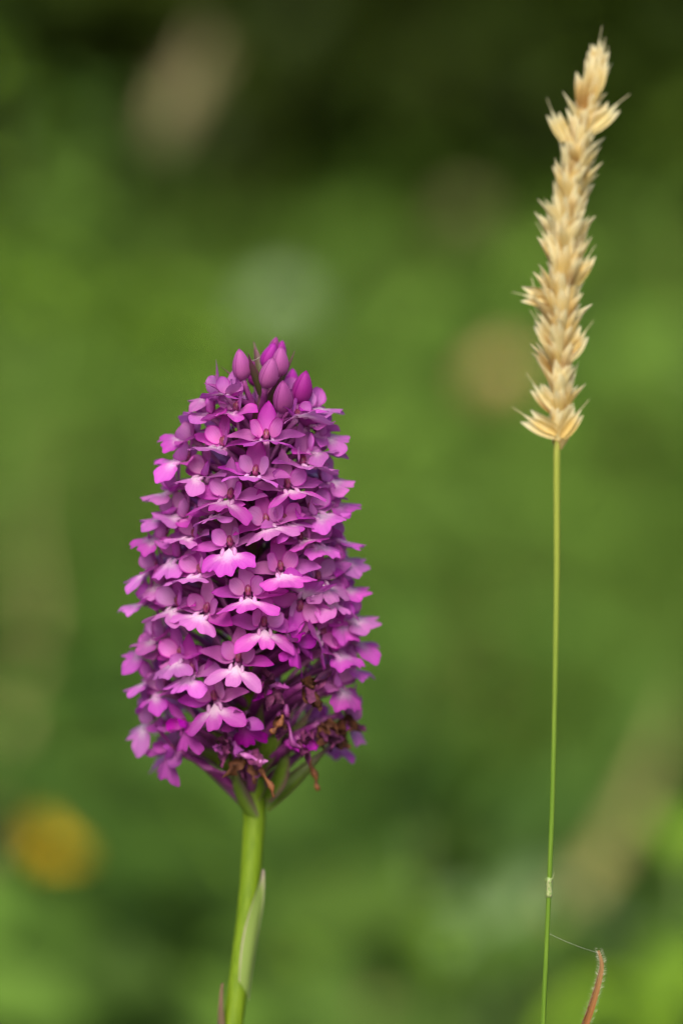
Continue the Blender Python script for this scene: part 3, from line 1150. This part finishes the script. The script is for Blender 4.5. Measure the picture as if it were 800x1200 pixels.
# large bracts at the foot of the flower head, as in the photograph
def bract(pix, width, n0, mat=M_BRACT, cup=.6):
    pts = [loc(at_y(px, py, axis_point(min(py, 960)).y + dy)) for px, py, dy in pix]
    g = Geo()
    curved_leaf(g, bez(pts[0], pts[1], pts[2], 12), width * 1.18, n0, lance, cup, 9)
    return g.build('bract', mat, orchid)


bract([(297, 962, -.0012), (262, 930, -.002), (276, 872, -.004)], .0031, (-.9, -.6, .2), cup=-.9)
bract([(312, 948, 0), (345, 915, -.001), (392, 868, .001)], .0024, (.35, -.5, .8))
bract([(308, 935, -.0015), (330, 905, -.005), (338, 862, -.006)], .0029, (.5, -.85, .1), cup=.7)
bract([(284, 915, -.0008), (252, 880, -.002), (214, 878, -.003)], .0025, (0, -.7, .7))
bract([(288, 905, -.001), (262, 860, -.004), (232, 858, -.006)], .0026, (-.2, -.7, .7))
bract([(300, 905, -.002), (315, 870, -.006), (345, 830, -.006)], .0030, (.1, -.9, .3))
bract([(304, 900, -.001), (340, 880, -.003), (368, 826, -.004)], .0032, (-.2, -.8, .5))
bract([(292, 915, .0012), (310, 880, .004), (300, 850, .006)], .0026, (0, -.8, .4))
bract([(292, 890, -.0015), (300, 850, -.006), (308, 822, -.008)], .0026, (.2, -.9, .2))

# flowers that have gone over
def withered(px, py, az, mat, size=1.0, hang=0.4, seed=0, mat2=None):
    ap = axis_point(py)
    Rr = tab(py, RADIUS) * PX * .9
    pos = at_y(px, py, ap.y - Rr * math.cos(R_(az)))
    B = flower_basis(R_(az), R_(-hang * 60), R_(jit(25)))
    M = Matrix.Translation(loc(pos)) @ B.to_4x4() @ Matrix.Scale(size, 4)
    fl = (B.transposed() @ (ap + Vector((0, 0, -.006)) - pos)) / size
    g = Geo()
    g.tube(bez((0, -.4 * mm, 0), fl * .5 + Vector((0, 0, 1.5 * mm)), fl, 10), [q * mm for q in (.4, .45, .6, .75, .8, .8, .75, .65, .5, .4)], 8, ridge=.08, twist=.25)
    w = link('withered_flower', g.mesh('withered_flower', M_OVARY), orchid, M)
    rs = random.Random(seed)
    for q in range(6):
        g = Geo()
        g.petal(rs.uniform(2.6, 3.9) * mm, rs.uniform(1.0, 1.9) * mm, ovate, rs.uniform(-1, 1.2), rs.uniform(.6, 1.4), 11, 7, .15, seed * 7 + q, twist=rs.uniform(-1.8, 1.8), rough=.38)
        a = 2 * math.pi * q / 6 + rs.uniform(-.4, .4)
        d = Vector((math.cos(a) * .62, .85, math.sin(a) * .62 - .2))
        g.build('shrivelled_petal', mat if q % 3 else (mat2 or mat), w, frame((math.cos(a) * .3 * mm, 0, math.sin(a) * .3 * mm), d, (rs.uniform(-1, 1), .4, rs.uniform(-1, 1))))
    return w


withered(314, 800, 8, M_WITHERP, 1.05, .2, 3, M_LIPWILT)
withered(358, 803, 30, M_WITHER, 1.0, .1, 5, M_WITHERP)
withered(352, 866, 26, M_WITHERP, .95, .3, 8, M_LIPWILT)
withered(376, 850, 48, M_WITHER, .95, .5, 13, M_WITHERP)
withered(394, 852, 66, M_WITHER, 1.0, .4, 17, M_WITHERP)
withered(292, 884, -4, M_WITHERP, .95, .5, 23, M_WITHER)
withered(268, 868, -20, M_WITHERP, .9, .6, 27, M_LIPWILT)
withered(330, 838, 20, M_WITHERP, .85, .6, 31, M_WITHER)


def dry_thread(pix, dy, r=.00028, mat=M_THREAD, label=None):
    pts = []
    for (px, py) in pix:
        pts.append(loc(at_y(px, py, axis_point(min(py, 940)).y + dy)))
    out = []
    for i in range(len(pts) - 1):
        for t in (0, .33, .66):
            out.append(pts[i].lerp(pts[i + 1], t) + Vector((jit(.00012), jit(.00012), 0)))
    out.append(pts[-1])
    g = Geo()
    n = len(out)
    g.tube(out, [r * (.75 + .5 * math.sin(i * 1.3 + px)) * (.5 if i in (0, n - 1) else 1) + r * .25 for i in range(n)], 6)
    return g.build('dried_spur', mat, orchid)


dry_thread([(331, 838), (329, 848), (322, 854), (318, 860)], -.0125, .00034)
dry_thread([(303, 898), (310, 912), (318, 922), (321, 934)], -.0088, .00030)
dry_thread([(362, 888), (366, 902), (370, 912), (373, 926)], -.004, .00034)
dry_thread([(335, 826), (338, 850), (344, 872), (352, 876)], -.011, .00030, M_OVARY)
dry_thread([(214, 884), (235, 897), (252, 903), (272, 908)], -.004, .00032, M_OVARY)
dry_thread([(282, 884), (296, 888), (306, 893), (314, 892)], -.0105, .00030, M_SPUR)

# ------------------------------------------------------------------ straw coloured grass stalk
M_GSTEM = None


def mat_gstem():
    N = NT('grass_stalk_green')
    U, V, _ = N.uv()
    mp = N.n('ShaderNodeMapping')
    mp.inputs['Scale'].default_value = (1, 1, .05)
    N.l(N.pos(), mp.inputs[0])
    nz = N.noise(3000, 3, mp.outputs[0])
    c = N.mix(N.smooth(nz, .3, .7), (0.085, 0.175, 0.012), (0.13, 0.225, 0.022))
    c = N.mix(N.smooth(V, .80, .895), c, (0.24, 0.28, 0.04))
    c = N.mix(N.smooth(V, .895, .92), c, (0.55, 0.42, 0.16))
    return N.finish(c, .45, .1, .4, bump=nz, bstr=.2, bdist=.00008)


def mat_glume():
    N = NT('glume_straw')
    U, V, _ = N.uv()
    r = N.rand()
    c = N.mix(N.smooth(r, 0.1, .9), (0.74, 0.56, 0.21), (0.81, 0.71, 0.38))
    c = N.mix(N.smooth(V, .45, 1.0, 0, .75), c, (0.87, 0.84, 0.62))
    line = N.smooth(N.math('SINE', N.math('MULTIPLY', U, 38.0)), .3, 1.0)
    c = N.mix(N.math('MULTIPLY', line, .3), c, (0.48, 0.36, 0.14))
    spot = N.math('GREATER_THAN', N.math('FRACT', N.math('MULTIPLY', r, 9.17)), .76)
    c = N.mix(N.math('MULTIPLY', spot, N.smooth(V, .9, .1, 0, .8)), c, (0.36, 0.17, 0.04))
    return N.finish(c, .55, .45, .25, bump=line, bstr=.3, bdist=.00008)


M_GSTEM = mat_gstem()
M_GLUME = mat_glume()
SPIKE_Y = -0.0125
STALK_PX = [(636, 1200), (640, 1110), (643, 1040), (647, 930), (650, 800), (652, 660), (652, 535)]
HEAD_PX = [(652, 535), (655, 455), (656, 385), (661, 305), (668, 225), (680, 160), (693, 105), (700, 74)]
gp = at_y(628, 1400, SPIKE_Y)
groot = Vector((gp.x - .004, SPIKE_Y + .004, 0))
stalk = empty('grass_stalk', groot, 'tall thin green grass stalk carrying a straw coloured seed head', 'grass')
low = at_y(632, 1330, SPIKE_Y) - groot
sp = [Vector((low.x * t, low.y * t - .004 * math.sin(math.pi * t), lerp(-.02, low.z, t))) for t in (0, .15, .3, .45, .6, .72, .83, .92, 1)]
sp += [at_y(x, y, SPIKE_Y) - groot for x, y in STALK_PX]
hp = [at_y(x, y, SPIKE_Y) - groot for x, y in HEAD_PX]
allp = sp + hp[1:]
full = []
for i in range(len(allp) - 1):
    p0, p1, p2, p3 = allp[max(i - 1, 0)], allp[i], allp[i + 1], allp[min(i + 2, len(allp) - 1)]
    for q in range(4):
        t = q / 4
        full.append(0.5 * ((2 * p1) + (p2 - p0) * t + (2 * p0 - 5 * p1 + 4 * p2 - p3) * t * t + (3 * p1 - p0 - 3 * p2 + p3) * t ** 3))
full.append(allp[-1])
g = Geo()
zt = full[-1].z
g.tube(full, [tab(p.z - hp[0].z, [(-.4, .0006), (-.09, .00030), (-.03, .00031), (0, .00042)]) if p.z < hp[0].z else lerp(.00042, .0002, (p.z - hp[0].z) / (zt - hp[0].z)) for p in full], 9, ridge=.03)
g.uv = [(u_, v_.z / zt) for (u_, _), v_ in zip(g.uv, g.v)]
g.build('stem', M_GSTEM, stalk)
M_NODE = mat_simple('stalk_node_pale', (0.30, 0.32, 0.16), (0.15, 0.24, 0.06), 3000, .5)
nd = at_y(643, 1040, SPIKE_Y) - groot
g = Geo()
ring = [(-.0012, .00032), (-.0010, .00040), (-.0007, .00043), (-.0004, .00036), (.0001, .00035), (.0005, .00041), (.0009, .00038), (.0013, .00031)]
g.tube([nd + Vector((0, 0, z)) for z, r in ring], [r for z, r in ring], 10)
g.build('node', M_NODE, stalk)
# a shaggy flag of fibres around the node
for q in range(7):
    g = Geo()
    a = q * .9
    g.tube([nd + Vector((math.cos(a) * .00036, math.sin(a) * .00036, .0006)), nd + Vector((math.cos(a) * .00058, math.sin(a) * .00058, .0014 + jit(.0005)))], [.00005, .00002], 4)
    g.build('fibre', M_NODE, stalk)

GL = []
for q in range(5):
    g = Geo()
    g.petal(1.0 * random.uniform(.92, 1.08), .32 * random.uniform(.9, 1.15), lambda u: (0.35 + .65 * math.sin(math.pi * min(1, .12 + u * .72)) ** .8) * (1 - u ** 3.2) + .015, random.uniform(-.2, .25), .75, 9, 5, .02, q)
    GL.append(g.mesh('glume', M_GLUME))
SPM = []
for q in range(3):
    g = Geo()
    g.petal(.95, .24, lambda u: math.sin(math.pi * min(1, .1 + .88 * u)) ** .7 * (1 - .5 * u) + .02, .15, 1.0, 8, 5, 0, q)
    g.tube(bez((0, .80, .03), (.01, 1.0, .06), (.03, 1.18 + .1 * q, .12), 4), [.014, .012, .009, .004], 4, u0=.9)
    SPM.append(g.mesh('spikelet', M_GLUME))
random.seed(5)
NSP = 96
for q in range(NSP):
    u = (q + .5) / NSP
    py = lerp(530, 80, u ** .97)
    px = tab(-py, [(-y, x) for x, y in HEAD_PX])
    c = at_y(px, py, SPIKE_Y) - groot
    c2 = at_y(tab(-(py - 15), [(-y, x) for x, y in HEAD_PX]), py - 15, SPIKE_Y) - groot
    ax = (c2 - c).normalized()
    ang = q * 2.39996 + jit(.4)
    s1 = Vector((1, 0, 0)) - ax * ax.x
    s1.normalize()
    s2 = ax.cross(s1)
    o = s1 * math.cos(ang) + s2 * math.sin(ang)
    open_a = tab(py, [(60, .07), (110, .14), (150, .24), (230, .30), (300, .36), (400, .42), (440, .36), (470, .26), (500, .34), (530, .32)]) * random.uniform(.4, 1.4)
    L = tab(py, [(60, 3.6), (120, 4.4), (220, 4.6), (300, 5.2), (420, 5.2), (450, 4.6), (530, 4.6)]) * mm * random.uniform(.85, 1.15)
    off = tab(py, [(60, .1), (150, .45), (250, .9), (400, .9), (440, .6), (462, .3), (500, .4), (530, .2)]) * mm
    d = (ax * math.cos(open_a) + o * math.sin(open_a)).normalized()
    M = frame(c + o * off, d, -o, L)
    so = link('spikelet', SPM[q % 3], stalk, M)
    for gidx in range(4):
        aa = (gidx - 1.5) * .16 + jit(.16)
        bb = random.uniform(-.25, .35)
        dd = Vector((math.sin(aa), 1, -math.sin(bb) * .8))
        link('glume', random.choice(GL), so, frame((math.sin(aa) * .1, .02 * gidx, -.03 - .03 * (gidx % 2)), dd, (math.sin(aa) * -1.0, 0, 1), random.uniform(.72, 1.0)))
# the few spikelets that stick out in the photograph
for px, py, dx, dy_, L in [(650, 352, -.95, .18, 4.2), (690, 152, .62, .6, 5.0), (652, 508, -.85, .50, 5.0), (656, 512, .55, .80, 4.6), (652, 408, -.55, .75, 4.6), (692, 112, .20, .98, 5.2), (688, 122, .12, .98, 4.6), (684, 128, -.02, 1.0, 4.4),
                           (664, 420, .50, .8, 4.4), (663, 165, -.45, .9, 4.4), (672, 332, .45, .9, 4.2), (655, 300, -.55, .75, 4.0), (648, 480, -.62, .8, 4.4)]:
    pc = at_y(px, py, SPIKE_Y - .0008) - groot
    d = Vector((dx, -.1, dy_)).normalized()
    so = link('spikelet', SPM[1], stalk, frame(pc, d, (0, -1, 0), L * mm))
    for aa in (-.13, .13):
        link('glume', random.choice(GL), so, frame((aa * .5, 0, -.04), (aa, 1, jit(.1)), (-aa * 2, 0, 1), random.uniform(.8, 1.0)))

# ------------------------------------------------------------------ dry curled leaf tip
M_DRYLEAF = None


def mat_dryleaf():
    N = NT('dry_leaf_orange_brown')
    U, V, _ = N.uv()
    line = N.smooth(N.math('SINE', N.math('MULTIPLY', U, 30.0)), .2, 1.0)
    c = N.mix(N.smooth(V, .45, .95), (0.27, 0.10, 0.026), (0.36, 0.24, 0.11))
    c = N.mix(N.math('MULTIPLY', line, .35), c, (0.17, 0.06, 0.015))
    return N.finish(c, .55, .2, .35, bump=line, bstr=.4, bdist=.0001)


M_DRYLEAF = mat_dryleaf()
M_HAIR = mat_simple('pale_hair', (.65, .62, .5), (.75, .72, .6), 500, .5, .3)
LY = -0.012
lp = [at_y(x, y, LY) for x, y in [(640, 1420), (672, 1240), (690, 1180), (699, 1150), (703, 1130), (700, 1114)]]
lroot = Vector((lp[0].x - .02, LY + .004, 0))
dl = empty('dry_leaf', lroot, 'orange brown dried grass leaf tip curling up beside the thin stalk', 'leaf')
l0 = lp[0] - lroot
ctrl = [Vector((l0.x * t * t, l0.y * t, lerp(-.015, l0.z, t))) for t in (0, .2, .4, .6, .78, .9)] + [p - lroot for p in lp]
out = []
for i in range(len(ctrl) - 1):
    p0, p1, p2, p3 = ctrl[max(i - 1, 0)], ctrl[i], ctrl[i + 1], ctrl[min(i + 2, len(ctrl) - 1)]
    for q in range(6):
        t = q / 6
        out.append(0.5 * ((2 * p1) + (p2 - p0) * t + (2 * p0 - 5 * p1 + 4 * p2 - p3) * t * t + (3 * p1 - p0 - 3 * p2 + p3) * t ** 3))
out.append(ctrl[-1])
g = Geo()
curved_leaf(g, out, .0023, (.5, -1, 0), lambda u: (1 - u ** 3.4) * .62 + .20, .85, 7)
g.uv = [(u_, max(0, (v_.z - CENTRE.z + .08) / .035)) for (u_, _), v_ in zip(g.uv, g.v)]
g.build('blade', M_DRYLEAF, dl)
g2 = Geo()
for (vv, (uu, ww)) in zip(list(g.v), list(g.uv)):
    if (uu < .01 or uu > .99) and ww > .05:
        for q in range(4):
            s = -1 if uu < .5 else 1
            st = vv + Vector((0, 0, jit(.0006)))
            g2.tube([st, st + Vector((s * random.uniform(.0002, .0005), jit(.0003), random.uniform(-.0001, .0004)))], [.000012, .000005], 3, cap=False)
tag(g2.build('hair', M_HAIR, dl), kind='stuff')

# ------------------------------------------------------------------ cobweb threads
M_WEB = mat_simple('cobweb', (.75, .78, .75), (.85, .85, .85), 900, .35, .3)
for (a, b, label) in [((641, 1093), (702, 1117), 'faint cobweb thread strung from the green stalk to the dry leaf tip'),
                      ((288, 423), (305, 418), 'short cobweb thread between two orchid buds')]:
    if a[1] > 1000:
        pa, pb = at_y(*a, SPIKE_Y), at_y(*b, LY)
    else:
        yb = axis_point(425).y
        pa, pb = at_y(*a, yb - .002), at_y(*b, yb - .001)
    mid = (pa + pb) / 2 + Vector((0, 0, -.0004))
    g = Geo()
    g.tube([p - pa for p in bez(pa, mid, pb, 9)], .000008, 4)
    o = g.build('cobweb_thread', M_WEB)
    o.location = pa
    tag(o, label, 'cobweb', 'cobweb threads')
